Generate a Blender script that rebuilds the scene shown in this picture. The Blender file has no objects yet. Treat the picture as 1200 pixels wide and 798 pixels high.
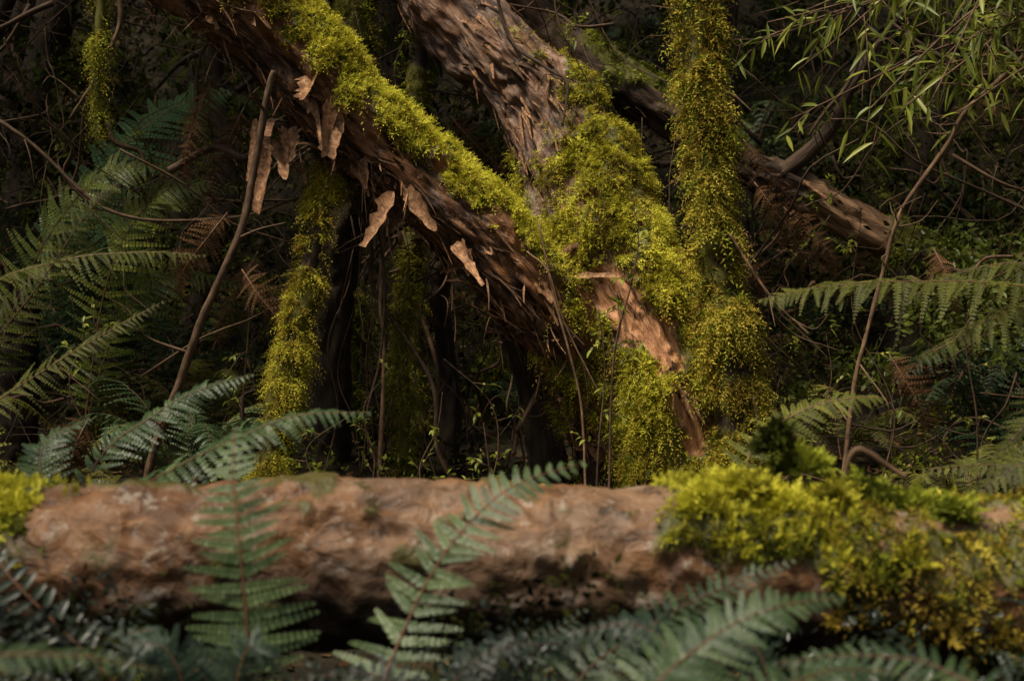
import bpy, math
import numpy as np
rng = np.random.default_rng(11)
UP = np.array([0, 0, 1.0])

# ------------------------------------------------------------------ helpers
def nrm(a):
    return a / np.maximum(np.linalg.norm(a, axis=-1, keepdims=True), 1e-9)

def hsh(x, y, z, seed):
    n = (x * 73856093) ^ (y * 19349663) ^ (z * 83492791) ^ (seed * 2654435 + 1013)
    n = n & 0xffffffff
    n = ((n ^ (n >> 13)) * 1274126177) & 0xffffffff
    n = n ^ (n >> 16)
    n = (n * 668265263) & 0xffffffff
    n = n ^ (n >> 15)
    return n / 4294967295.0

def vnoise(p, seed=0):
    p = np.asarray(p, float)
    i = np.floor(p).astype(np.int64)
    f = p - i
    f = f * f * (3 - 2 * f)
    r = 0
    for dx in (0, 1):
        wx = f[..., 0] if dx else 1 - f[..., 0]
        for dy in (0, 1):
            wy = f[..., 1] if dy else 1 - f[..., 1]
            for dz in (0, 1):
                wz = f[..., 2] if dz else 1 - f[..., 2]
                r = r + wx * wy * wz * hsh(i[..., 0] + dx, i[..., 1] + dy, i[..., 2] + dz, seed)
    return r

def fbm(p, seed=0, oct=3):
    r = 0; a = .5; s = 0
    for o in range(oct):
        r = r + a * vnoise(p, seed + o * 17); s += a; a *= .5; p = p * 2.07
    return r / s

def sstep(a, b, x):
    t = np.clip((x - a) / (b - a), 0, 1)
    return t * t * (3 - 2 * t)

class Geo:
    def __init__(s):
        s.V = []; s.T = []; s.ti = []; s.tp = []; s.mo = []; s.bk = []; s.ma = []; s.n = 0
    def add(s, V, T, tint=.5, tip=0., moss=0., bk=None, mat=0):
        m = len(V)
        s.V.append(V); s.T.append(T + s.n); s.n += m
        s.ti.append(np.broadcast_to(tint, (m,))); s.tp.append(np.broadcast_to(tip, (m,)))
        s.mo.append(np.broadcast_to(moss, (m,)))
        s.bk.append(V if bk is None else bk)
        s.ma.append(np.full(len(T), mat))
    def mesh(s, name, mats):
        V = np.concatenate(s.V).astype(np.float32); T = np.concatenate(s.T).astype(np.int32)
        me = bpy.data.meshes.new(name)
        me.vertices.add(len(V)); me.vertices.foreach_set("co", V.ravel())
        me.loops.add(T.size); me.loops.foreach_set("vertex_index", T.ravel())
        me.polygons.add(len(T)); me.polygons.foreach_set("loop_start", np.arange(0, T.size, 3, dtype=np.int32))
        for m in mats: me.materials.append(m)
        me.polygons.foreach_set("material_index", np.concatenate(s.ma).astype(np.int32))
        me.polygons.foreach_set("use_smooth", np.ones(len(T), bool))
        me.update(calc_edges=True)
        for nm, arr in (("tint", s.ti), ("tipf", s.tp), ("moss", s.mo)):
            a = me.attributes.new(nm, 'FLOAT', 'POINT')
            a.data.foreach_set("value", np.concatenate(arr).astype(np.float32))
        a = me.attributes.new("bk", 'FLOAT_VECTOR', 'POINT')
        a.data.foreach_set("vector", np.concatenate(s.bk).astype(np.float32).ravel())
        return me
    def build(s, name, mats, parent=None):
        o = bpy.data.objects.new(name, s.mesh(name, mats))
        bpy.context.scene.collection.objects.link(o)
        if parent: o.parent = parent
        return o

def empty(name):
    o = bpy.data.objects.new(name, None)
    bpy.context.scene.collection.objects.link(o)
    return o

def spline(pts, n):
    p = np.asarray(pts, float)
    p = np.vstack([2 * p[0] - p[1], p, 2 * p[-1] - p[-2]])
    m = len(p) - 3
    u = np.linspace(0, m - 1e-6, n); i = u.astype(int); f = (u - i)[:, None]
    a, b, c, d = p[i], p[i + 1], p[i + 2], p[i + 3]
    return .5 * (2 * b + (c - a) * f + (2 * a - 5 * b + 4 * c - d) * f ** 2 + (3 * b - a - 3 * c + d) * f ** 3)

def frames(C):
    T = nrm(np.gradient(C, axis=0))
    N = np.zeros_like(T)
    a = np.array([0, -1, 0.]) if abs(T[0][1]) < .8 else np.array([1., 0, 0])
    v = a - T[0] * np.dot(a, T[0]); N[0] = v / np.linalg.norm(v)
    for k in range(1, len(T)):
        v = N[k - 1] - T[k] * np.dot(N[k - 1], T[k]); N[k] = v / np.linalg.norm(v)
    return T, N, np.cross(T, N)

def tube(geo, pts, n=24, sides=8, amp=0., fr=18., fs=3., lump=0., mat=0, tint=.5, mossf=None, mth=0., seed=0, dent=0., tintf=None):
    S = spline(pts, n); C = S[:, :3]; R = np.abs(S[:, 3])
    T, N, B = frames(C)
    s = np.concatenate([[0], np.cumsum(np.linalg.norm(np.diff(C, axis=0), axis=1))])
    th = np.linspace(0, 2 * np.pi, sides, endpoint=False)
    rad = np.cos(th)[None, :, None] * N[:, None, :] + np.sin(th)[None, :, None] * B[:, None, :]
    rr = R[:, None] * np.ones(sides)[None, :]
    bk = np.stack([np.cos(th)[None, :] * rr, np.sin(th)[None, :] * rr, s[:, None] * np.ones(sides)[None]], -1)
    if amp:
        q = bk * np.array([fr, fr, fs])
        q = q + (fbm(bk * 5, seed + 5)[..., None] - .5) * 1.6
        ridge = 1 - np.abs(2 * fbm(q, seed + 1, 3) - 1) * 2
        rr = rr + amp * (ridge - .5)
    if lump:
        rr = rr + lump * (fbm(bk * 4.5, seed + 9, 2) - .5) * 2
    if dent:
        rr = rr - dent * sstep(.55, .68, fbm(bk * np.array([11, 11, 4]), seed + 19, 3))
    P = C[:, None, :] + rad * rr[..., None]
    mk = np.zeros(rr.shape)
    if mossf is not None:
        mk = np.clip(mossf(P, rad), 0, 1)
        P = P + rad * (mk * mth * (.2 + 1.6 * fbm(P * 22, seed + 3, 2)))[..., None]
    if tintf is not None:
        tint = np.concatenate([tintf(P, rad).ravel(), [.5, .5]])
    V = P.reshape(-1, 3)
    i = np.arange(n - 1)[:, None] * sides; j = np.arange(sides)[None]; j2 = (j + 1) % sides
    a = (i + j).ravel(); b = (i + j2).ravel(); c = (i + sides + j2).ravel(); d = (i + sides + j).ravel()
    F = np.concatenate([np.stack([a, b, c], 1), np.stack([a, c, d], 1)])
    nV = len(V); V = np.vstack([V, C[0], C[-1]])
    jj = np.arange(sides); F = np.vstack([F, np.stack([(jj + 1) % sides, jj, np.full(sides, nV)], 1),
                   np.stack([(n - 1) * sides + jj, (n - 1) * sides + (jj + 1) % sides, np.full(sides, nV + 1)], 1)])
    bkf = np.vstack([bk.reshape(-1, 3), bk[0].mean(0), bk[-1].mean(0)]) + np.array([0, 0, seed * 3.7])
    mkf = np.concatenate([mk.ravel(), [0, 0]])
    Nf = np.vstack([rad.reshape(-1, 3), -T[:1], T[-1:]])
    geo.add(V, F, tint=tint, moss=mkf, bk=bkf, mat=mat)
    return dict(V=V, T=F, N=Nf, moss=mkf)

def scatter(d, count, power=1., mask=None):
    V, T, N = d['V'], d['T'], d['N']; m = d['moss'] if mask is None else mask
    a = V[T]; ar = .5 * np.linalg.norm(np.cross(a[:, 1] - a[:, 0], a[:, 2] - a[:, 0]), axis=1)
    w = ar * m[T].mean(1) ** power
    if w.sum() <= 0: return np.zeros((0, 3)), np.zeros((0, 3))
    k = rng.choice(len(T), count, p=w / w.sum())
    u = rng.random((count, 2)); fl = u.sum(1) > 1; u[fl] = 1 - u[fl]
    w3 = np.stack([1 - u.sum(1), u[:, 0], u[:, 1]], 1)[..., None]
    return (V[T[k]] * w3).sum(1), nrm((N[T[k]] * w3).sum(1))

def sprigs(geo, P, N, L, K=6, w=.4, grav=.5, spread=.5, mat=0, wid=.4, seed=0, tb=0.):
    n = len(P)
    if n == 0: return
    L = np.broadcast_to(L, (n,)) * rng.uniform(.4, 1.35, n) * (.5 + 1.0 * fbm(P * 14, 77))
    D = nrm(N + rng.normal(0, spread, (n, 3)))
    g = np.array([0, 0, -grav])
    tint = np.clip(fbm(P * 9, 40 + seed) * 2.6 - .9 + tb + (fbm(P * 40, 44 + seed, 2) - .5) * .6 + rng.normal(0, .18, n), 0, 1)
    s0 = nrm(np.cross(D, rng.normal(0, 1, (n, 3))))
    for k in range(K + 1):
        t = (k + .4) / (K + .4)
        c = P + D * (L * t)[:, None] + g * (L * t * t * .6)[:, None]
        Tn = nrm(D + g * t)
        if k == K: ld = Tn
        else:
            sg = 1 if k % 2 else -1
            ld = nrm(s0 * sg + Tn * .7 + rng.normal(0, .25, (n, 3)))
        ll = (L * w * (1.05 - .6 * t))[:, None]
        wv = nrm(np.cross(ld, np.cross(Tn, s0) + rng.normal(0, .4, (n, 3)))) * ll * wid * .5
        V = np.stack([c - wv, c + wv, c + ld * ll], 1).reshape(-1, 3)
        geo.add(V, np.arange(3 * n).reshape(-1, 3), tint=np.repeat(tint, 3),
                tip=np.tile([t * .7, t * .7, min(1, t * .7 + .3)], n), mat=mat)

def leaf4(geo, P, D, S, L, W, tint, mat=0, U=None, cup=0.):
    n = len(P); L = np.broadcast_to(L, (n,))[:, None]; W = np.broadcast_to(W, (n,))[:, None]
    if U is None: U = nrm(np.cross(D, S))
    m = P + D * L * .42
    V = np.stack([P, m + S * W * .5 + U * W * cup, P + D * L - U * L * cup * .6, m - S * W * .5 + U * W * cup], 1).reshape(-1, 3)
    b = np.arange(n)[:, None] * 4
    T = np.concatenate([b + np.array([[0, 1, 2]]), b + np.array([[0, 2, 3]])])
    geo.add(V, T, tint=np.repeat(np.broadcast_to(tint, (n,)), 4), tip=np.tile([0, .5, 1, .5], n), mat=mat)

def leaf8(geo, P, D, S, L, W, tint, mat=0, droop=.2, fold=.25):
    n = len(P); L = np.broadcast_to(L, (n,))[:, None]; W = np.broadcast_to(W, (n,))[:, None]
    U = nrm(np.cross(S, D)); U = np.where(U[:, 2:3] < 0, -U, U)
    def pt(t, w, dz): return P + D * L * t + S * W * w + U * (dz * W) - UP * (droop * L * t * t)
    V = np.stack([pt(0, 0, 0), pt(.25, .42, fold), pt(.25, 0, 0), pt(.25, -.42, fold),
                  pt(.62, .42, fold), pt(.62, 0, 0), pt(.62, -.42, fold), pt(1, 0, 0)], 1).reshape(-1, 3)
    F = np.array([[0, 1, 2], [0, 2, 3], [1, 4, 5], [1, 5, 2], [2, 5, 6], [2, 6, 3], [4, 7, 5], [5, 7, 6]])
    T = (np.arange(n)[:, None, None] * 8 + F[None]).reshape(-1, 3)
    geo.add(V, T, tint=np.repeat(np.broadcast_to(tint, (n,)), 8), tip=np.tile([0, .3, .3, .3, .6, .6, .6, 1], n), mat=mat)

def frond(geo, ctrl, up=(0, 0, 1), n=24, plen=.08, K=9, pw=.12, r=.003, fwd=.3, droop=.15, tint=.5,
          mat=0, smat=1, start=.06, simple=False, wide=1., lift=0., jit=.09):
    C = spline(np.asarray(ctrl, float), 50)
    T, _, _ = frames(C)
    up = nrm(np.asarray(up, float))
    tt = np.linspace(0, 1, 50)
    t = np.linspace(start, .985, n) ** .92
    def itp(A): return np.stack([np.interp(t, tt, A[:, k]) for k in range(3)], 1)
    P = itp(C); Tn = nrm(itp(T))
    U = nrm(up - Tn * (Tn @ up)[:, None]); S = np.cross(Tn, U)
    prof = np.clip((t + .12) / .38, 0, 1) ** .7 * np.clip((1 - t) / .6, 0, 1) ** .75 + .03
    for s in (-1, 1):
        L = plen * prof * rng.uniform(.8, 1.14, n)
        D = nrm(S * s + Tn * (fwd + .35 * t[:, None]) + U * lift + rng.normal(0, jit, (n, 3)))
        Q = nrm(np.cross(U, D))
        dr = droop * rng.uniform(.3, 1.7, n)
        pt = np.clip(tint + rng.normal(0, .14, n), 0, 1)
        if simple:
            leaf8(geo, P, D, Q, L, plen * pw * 2 * (.5 + .5 * prof), pt, mat=mat, droop=droop)
            continue
        Wm = (L * .02 + .0006)[:, None]
        e = P + D * L[:, None] - U * (dr * L)[:, None]
        mdl = P + D * L[:, None] * .5 - U * (dr * L * .25)[:, None]
        V = np.stack([P - Q * Wm, P + Q * Wm, mdl + Q * Wm * .7, mdl - Q * Wm * .7, e], 1).reshape(-1, 3)
        b = (np.arange(n) * 5)[:, None, None]
        geo.add(V, (b + np.array([[0, 1, 2], [0, 2, 3], [3, 2, 4]])[None]).reshape(-1, 3), tint=np.repeat(pt, 5) * .6, mat=mat)
        for k in range(K):
            ta = (k + .5) / K
            c = P + D * (L * ta)[:, None] - U * (dr * L * ta * ta)[:, None]
            Dk = nrm(D - U * (2 * dr * ta)[:, None])
            pl = plen * pw * (1 - ta) ** .55 * (.35 + .65 * prof) + .0015
            for q in (-1, 1):
                d = nrm(Q * q + Dk * .55 + rng.normal(0, .1, (n, 3)))
                sd = nrm(Dk - d * (Dk * d).sum(1)[:, None])
                leaf4(geo, c, d, sd, pl, L / K * 1.02 * wide, np.clip(pt + rng.normal(0, .05, n), 0, 1), mat=mat, cup=-.12, U=U)
    Cr = np.hstack([C, np.linspace(r, r * .25, 50)[:, None]])
    tube(geo, Cr[::3], n=26, sides=5, mat=smat, tint=tint)

# ------------------------------------------------------------------ materials
def new_mat(name):
    m = bpy.data.materials.new(name); m.use_nodes = True
    nt = m.node_tree; nt.nodes.clear()
    return m, nt, nt.nodes, nt.links

def ramp(N, stops):
    r = N.new('ShaderNodeValToRGB'); e = r.color_ramp.elements
    while len(e) > 1: e.remove(e[-1])
    e[0].position = stops[0][0]; e[0].color = (*stops[0][1], 1)
    for p, c in stops[1:]:
        x = e.new(p); x.color = (*c, 1)
    return r

def leaf_mat(name, stops, rough=.5, transl=.25, spec=.4, tipcol=None):
    m, nt, N, Lk = new_mat(name)
    a = N.new('ShaderNodeAttribute'); a.attribute_name = 'tint'
    r = ramp(N, stops); Lk.new(a.outputs['Fac'], r.inputs[0])
    col = r.outputs[0]
    if tipcol:
        b = N.new('ShaderNodeAttribute'); b.attribute_name = 'tipf'
        mx = N.new('ShaderNodeMix'); mx.data_type = 'RGBA'
        mm = N.new('ShaderNodeMath'); mm.operation = 'MULTIPLY'; mm.inputs[1].default_value = .5
        Lk.new(b.outputs['Fac'], mm.inputs[0]); Lk.new(mm.outputs[0], mx.inputs[0])
        Lk.new(col, mx.inputs[6]); mx.inputs[7].default_value = (*tipcol, 1); col = mx.outputs[2]
    o = N.new('ShaderNodeOutputMaterial')
    if spec > 0:
        p = N.new('ShaderNodeBsdfPrincipled'); p.inputs['Roughness'].default_value = rough
        p.inputs['Specular IOR Level'].default_value = spec
        Lk.new(col, p.inputs['Base Color'])
    else:
        p = N.new('ShaderNodeBsdfDiffuse'); Lk.new(col, p.inputs['Color'])
    if transl > 0:
        t = N.new('ShaderNodeBsdfTranslucent'); Lk.new(col, t.inputs['Color'])
        x = N.new('ShaderNodeMixShader'); x.inputs[0].default_value = transl
        Lk.new(p.outputs[0], x.inputs[1]); Lk.new(t.outputs[0], x.inputs[2]); Lk.new(x.outputs[0], o.inputs[0])
    else:
        Lk.new(p.outputs[0], o.inputs[0])
    return m

def bark_mat(name, stops, patch=None, moss=(.09, .085, .012), scale=(45, 45, 6), rough=.8, bump=.5, dist=.01, spec=.3, tintmix=False, detail=5, pscale=7, spots=None, inner_or_lit=None, undershade=None):
    m, nt, N, Lk = new_mat(name)
    a = N.new('ShaderNodeAttribute'); a.attribute_name = 'bk'
    mp = N.new('ShaderNodeMapping'); mp.inputs['Scale'].default_value = scale
    Lk.new(a.outputs['Vector'], mp.inputs[0])
    n1 = N.new('ShaderNodeTexNoise'); n1.inputs['Scale'].default_value = 1; n1.inputs['Detail'].default_value = detail
    n1.inputs['Roughness'].default_value = .68; n1.inputs['Distortion'].default_value = .5
    Lk.new(mp.outputs[0], n1.inputs['Vector'])
    r = ramp(N, stops); Lk.new(n1.outputs['Fac'], r.inputs[0]); col = r.outputs[0]
    def mulnoise(c):
        pm = N.new('ShaderNodeMix'); pm.data_type = 'RGBA'; pm.blend_type = 'MULTIPLY'; pm.inputs[0].default_value = .85
        pm.inputs[6].default_value = (*c, 1)
        r3 = ramp(N, [(.3, (.25, .2, .18)), (.62, (1, 1, 1))]); Lk.new(n1.outputs['Fac'], r3.inputs[0])
        Lk.new(r3.outputs[0], pm.inputs[7]); return pm.outputs[2]
    if patch:
        n2 = N.new('ShaderNodeTexNoise'); n2.inputs['Scale'].default_value = pscale; n2.inputs['Detail'].default_value = 4
        mp2 = N.new('ShaderNodeMapping'); mp2.inputs['Scale'].default_value = (1, 1, .45)
        Lk.new(a.outputs['Vector'], mp2.inputs[0]); Lk.new(mp2.outputs[0], n2.inputs['Vector'])
        rr = ramp(N, [(.48, (0, 0, 0)), (.56, (1, 1, 1))]); Lk.new(n2.outputs['Fac'], rr.inputs[0])
        mx = N.new('ShaderNodeMix'); mx.data_type = 'RGBA'
        sc = N.new('ShaderNodeMath'); sc.operation = 'MULTIPLY'; sc.inputs[1].default_value = .75
        Lk.new(rr.outputs[0], sc.inputs[0]); Lk.new(sc.outputs[0], mx.inputs[0])
        Lk.new(col, mx.inputs[6]); Lk.new(mulnoise(patch), mx.inputs[7]); col = mx.outputs[2]
    if spots:
        for (ssc, lo, hi, sc_col, amt) in spots:
            n3 = N.new('ShaderNodeTexNoise'); n3.inputs['Scale'].default_value = ssc; n3.inputs['Detail'].default_value = 5; n3.inputs['Roughness'].default_value = .68
            Lk.new(a.outputs['Vector'], n3.inputs['Vector'])
            rs = N.new('ShaderNodeMapRange'); rs.inputs[1].default_value = lo; rs.inputs[2].default_value = hi; rs.inputs[4].default_value = amt
            Lk.new(n3.outputs['Fac'], rs.inputs[0])
            ms = N.new('ShaderNodeMix'); ms.data_type = 'RGBA'; Lk.new(rs.outputs[0], ms.inputs[0]); Lk.new(col, ms.inputs[6]); ms.inputs[7].default_value = (*sc_col, 1); col = ms.outputs[2]
    if inner_or_lit or undershade:
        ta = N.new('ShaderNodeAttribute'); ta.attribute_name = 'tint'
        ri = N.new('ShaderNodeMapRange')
        ri.inputs[1].default_value, ri.inputs[2].default_value = (.55, .9) if inner_or_lit else (.45, 0)
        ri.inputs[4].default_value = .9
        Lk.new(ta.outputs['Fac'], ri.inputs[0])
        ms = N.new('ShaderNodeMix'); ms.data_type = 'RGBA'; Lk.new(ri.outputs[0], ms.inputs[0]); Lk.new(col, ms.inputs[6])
        Lk.new(mulnoise(inner_or_lit or undershade), ms.inputs[7]); col = ms.outputs[2]
    if tintmix:
        ta = N.new('ShaderNodeAttribute'); ta.attribute_name = 'tint'
        mrr = N.new('ShaderNodeMapRange'); mrr.inputs[3].default_value = .3; mrr.inputs[4].default_value = 1.6
        Lk.new(ta.outputs['Fac'], mrr.inputs[0])
        hs = N.new('ShaderNodeHueSaturation'); Lk.new(mrr.outputs[0], hs.inputs['Value']); Lk.new(col, hs.inputs['Color']); col = hs.outputs[0]
    ma = N.new('ShaderNodeAttribute'); ma.attribute_name = 'moss'
    mr = N.new('ShaderNodeMapRange'); mr.inputs[1].default_value = .1; mr.inputs[2].default_value = .6
    Lk.new(ma.outputs['Fac'], mr.inputs[0])
    m2 = N.new('ShaderNodeMix'); m2.data_type = 'RGBA'
    Lk.new(mr.outputs[0], m2.inputs[0]); Lk.new(col, m2.inputs[6]); m2.inputs[7].default_value = (*moss, 1)
    p = N.new('ShaderNodeBsdfPrincipled'); p.inputs['Roughness'].default_value = rough
    p.inputs['Specular IOR Level'].default_value = spec
    Lk.new(m2.outputs[2], p.inputs['Base Color'])
    if bump:
        b = N.new('ShaderNodeBump'); b.inputs['Strength'].default_value = bump; b.inputs['Distance'].default_value = dist
        Lk.new(n1.outputs['Fac'], b.inputs['Height']); Lk.new(b.outputs[0], p.inputs['Normal'])
    o = N.new('ShaderNodeOutputMaterial'); Lk.new(p.outputs[0], o.inputs[0])
    return m

M_bark = bark_mat('bark_brown', [(.36, (.010, .005, .003)), (.47, (.05, .023, .012)), (.57, (.17, .082, .038)), (.72, (.42, .25, .14))], patch=(.34, .15, .06), rough=.5, scale=(42, 42, 9), bump=1, dist=.02, spec=.35)
M_barkC = bark_mat('bark_branch', [(.32, (.012, .008, .005)), (.5, (.04, .024, .014)), (.64, (.10, .06, .034)), (.8, (.20, .13, .08))], patch=(.12, .07, .04), rough=.7, scale=(38, 38, 5), bump=.8, dist=.015, inner_or_lit=(.36, .21, .11))  # last colour is a lit tan, painted over the dark bark
M_barkB = bark_mat('bark_redbrown', [(.36, (.015, .008, .005)), (.47, (.075, .038, .022)), (.58, (.20, .115, .07)), (.75, (.42, .29, .20))], patch=(.26, .13, .065), rough=.5, scale=(42, 42, 9), bump=1, dist=.02, inner_or_lit=(.68, .34, .16), spec=.35)
M_dark = bark_mat('bark_dark', [(.3, (.010, .007, .005)), (.55, (.04, .026, .015)), (.8, (.10, .066, .038))])
M_twig = bark_mat('twig_bark', [(.3, (.045, .026, .014)), (.6, (.14, .082, .044)), (.85, (.25, .16, .09))], scale=(60, 60, 25), tintmix=True, bump=0, detail=2)
M_peel = bark_mat('peeling_bark', [(.3, (.04, .02, .01)), (.5, (.18, .09, .042)), (.75, (.44, .27, .15))], scale=(60, 60, 60), tintmix=True, bump=.3)
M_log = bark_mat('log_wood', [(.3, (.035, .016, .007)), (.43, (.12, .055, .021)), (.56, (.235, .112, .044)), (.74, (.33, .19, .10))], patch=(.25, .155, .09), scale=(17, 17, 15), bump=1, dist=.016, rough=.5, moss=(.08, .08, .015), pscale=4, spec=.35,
                 spots=[(3.4, .49, .62, (.08, .034, .014), .7), (8, .55, .66, (.31, .24, .17), .45), (26, .59, .66, (.44, .40, .32), .5), (14, .59, .66, (.022, .013, .008), .85), (7, .60, .72, (.12, .12, .025), .5)], undershade=(.025, .014, .008))  # final dark colour is shade painted onto the log's underside
M_moss = leaf_mat('moss_bright', [(0, (.08, .073, .011)), (.35, (.30, .275, .026)), (.7, (.55, .525, .046)), (1, (.70, .68, .09))], transl=.3, spec=0, tipcol=(.66, .62, .07))
M_mossd = leaf_mat('moss_golden', [(0, (.075, .052, .012)), (.4, (.25, .185, .026)), (.75, (.44, .36, .045)), (1, (.57, .50, .08))], transl=.3, spec=0, tipcol=(.48, .35, .06))
M_mossg = leaf_mat('moss_green', [(0, (.035, .042, .009)), (.5, (.15, .175, .022)), (1, (.36, .39, .045))], transl=.3, spec=0)
M_fern = leaf_mat('fern_leaf', [(0, (.020, .040, .015)), (.5, (.065, .11, .039)), (1, (.17, .235, .088))], rough=.42, transl=.2, spec=.35)
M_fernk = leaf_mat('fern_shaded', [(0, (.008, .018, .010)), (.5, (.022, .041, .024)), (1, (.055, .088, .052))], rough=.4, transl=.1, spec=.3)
M_ferny = leaf_mat('fern_yellow', [(0, (.045, .048, .011)), (.5, (.12, .13, .024)), (1, (.27, .26, .048))], rough=.55, transl=.35, spec=.2)
M_fernt = leaf_mat('fern_teal', [(0, (.018, .034, .015)), (.5, (.042, .074, .033)), (1, (.09, .15, .07))], transl=.25, spec=0)
M_fernb = leaf_mat('fern_dead', [(0, (.05, .026, .013)), (.5, (.13, .07, .033)), (1, (.24, .14, .07))], transl=.25, spec=0)
M_leaf = leaf_mat('leaf_green', [(0, (.05, .065, .012)), (.5, (.14, .175, .024)), (1, (.35, .37, .055))], rough=.4, transl=.4, spec=.3)
M_leafd = leaf_mat('leaf_dark', [(0, (.013, .011, .005)), (.4, (.027, .028, .008)), (.75, (.056, .057, .013)), (1, (.12, .085, .028))], transl=0, spec=0)
M_leafc = leaf_mat('leaf_canopy', [(0, (.02, .032, .007)), (1, (.068, .082, .014))], transl=.2, spec=0)
M_gloss = leaf_mat('leaf_glossy', [(0, (.009, .016, .010)), (1, (.035, .05, .030))], rough=.36, transl=0, spec=.4)
M_litter = leaf_mat('leaf_litter', [(0, (.03, .016, .009)), (.5, (.09, .05, .024)), (.85, (.18, .11, .05)), (1, (.30, .21, .09))], transl=0, spec=0)
M_stem = leaf_mat('fern_stem', [(0, (.06, .03, .015)), (1, (.22, .10, .05))], rough=.5, transl=0)

def ground_mat():
    m, nt, N, Lk = new_mat('forest_floor')
    tc = N.new('ShaderNodeTexCoord')
    n1 = N.new('ShaderNodeTexNoise'); n1.inputs['Scale'].default_value = 9; n1.inputs['Detail'].default_value = 7
    Lk.new(tc.outputs['Object'], n1.inputs['Vector'])
    r = ramp(N, [(.35, (.007, .005, .003)), (.5, (.018, .013, .007)), (.6, (.028, .023, .010)), (.75, (.055, .039, .021))])
    Lk.new(n1.outputs['Fac'], r.inputs[0])
    p = N.new('ShaderNodeBsdfPrincipled'); p.inputs['Roughness'].default_value = .9
    p.inputs['Specular IOR Level'].default_value = .15
    Lk.new(r.outputs[0], p.inputs['Base Color'])
    b = N.new('ShaderNodeBump'); b.inputs['Strength'].default_value = .8; b.inputs['Distance'].default_value = .05
    Lk.new(n1.outputs['Fac'], b.inputs['Height']); Lk.new(b.outputs[0], p.inputs['Normal'])
    o = N.new('ShaderNodeOutputMaterial'); Lk.new(p.outputs[0], o.inputs[0])
    return m

# ------------------------------------------------------------------ ground
def gz(x, y):
    x = np.asarray(x, float); y = np.asarray(y, float)
    z = .05 + .01 * np.clip(y, 0, 6) ** 2 + .12 * np.clip(y - 6, 0, 30) + .55 * np.clip(y - 9, 0, 18)
    z = z + .35 * np.clip(np.abs(x) - 7, 0, 14)
    p = np.stack(np.broadcast_arrays(x, y, 0 * x), -1)
    return z + .14 * (fbm(p * 1.3, 3) - .5) + .05 * (fbm(p * 6, 8) - .5)

def make_ground():
    def axis(lim):
        a = np.linspace(-1, 1, 241); return np.sign(a) * (np.abs(a) * 9 + (np.abs(a) ** 5) * (lim - 9))
    X, Y = np.meshgrid(axis(120), axis(120) + 5)
    V = np.stack([X, Y, gz(X, Y)], -1).reshape(-1, 3)
    n = 241; i = (np.arange(n - 1)[:, None] * n + np.arange(n - 1)[None]).ravel()
    T = np.concatenate([np.stack([i, i + 1, i + n + 1], 1), np.stack([i, i + n + 1, i + n], 1)])
    g = Geo(); g.add(V, T); g.build('ground', [ground_mat()])
make_ground()

def clump(geo, c, rad, n, size, mat=0, tlo=0., thi=1.):
    q = nrm(rng.normal(0, 1, (n, 3))) * (rng.random((n, 1)) ** .45) * np.asarray(rad)
    P = np.asarray(c) + q
    D = nrm(nrm(q) + rng.normal(0, .7, (n, 3)) - UP * .25)
    S = nrm(np.cross(D, rng.normal(0, 1, (n, 3))))
    L = size * rng.uniform(.6, 1.4, n)
    leaf4(geo, P, D, S, L, L * rng.uniform(.35, .55, n), np.clip(rng.uniform(tlo, thi, n), 0, 1), mat=mat, cup=.1)

def strips(geo, P, N, A, L, W, curl=.5, mat=0, seg=6, ws=.12, taper=.8, tint=None):
    n = len(P); L = np.broadcast_to(L, (n,)) * rng.uniform(.35, 1.7, n); W = np.broadcast_to(W, (n,)) * rng.uniform(.3, 1.7, n)
    A = nrm(A + rng.normal(0, ws, (n, 3))); S = nrm(np.cross(A, N)); cu = curl * rng.uniform(.05, 1.5, n) ** 2
    rows = []; bend = rng.normal(0, .15, n)
    for k in range(seg + 1):
        t = k / seg
        c = P + A * (L * t)[:, None] + N * (cu * L * t ** 2 * .6 + .004)[:, None] - UP * (cu * L * t ** 2.5 * .3)[:, None] + S * (bend * L * t * t)[:, None]
        w = (W * (1 - taper * t ** 2) * rng.uniform(.6, 1.25, n) * (.45 if k == 0 else 1))[:, None] * .5
        tw = N * (w * .9)
        rows += [c - S * w + tw, c, c + S * w + tw]
    V = np.stack(rows, 1).reshape(-1, 3)
    F = []
    for k in range(seg):
        a = 3 * k
        F += [[a, a + 1, a + 4], [a, a + 4, a + 3], [a + 1, a + 2, a + 5], [a + 1, a + 5, a + 4]]
    T = (np.arange(n)[:, None, None] * (3 * (seg + 1)) + np.array(F)[None]).reshape(-1, 3)
    tv = rng.random(n) ** 1.3 if tint is None else np.clip(tint + rng.normal(0, .15, n), 0, 1)
    geo.add(V, T, tint=np.repeat(tv, 3 * (seg + 1)), mat=mat)

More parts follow.
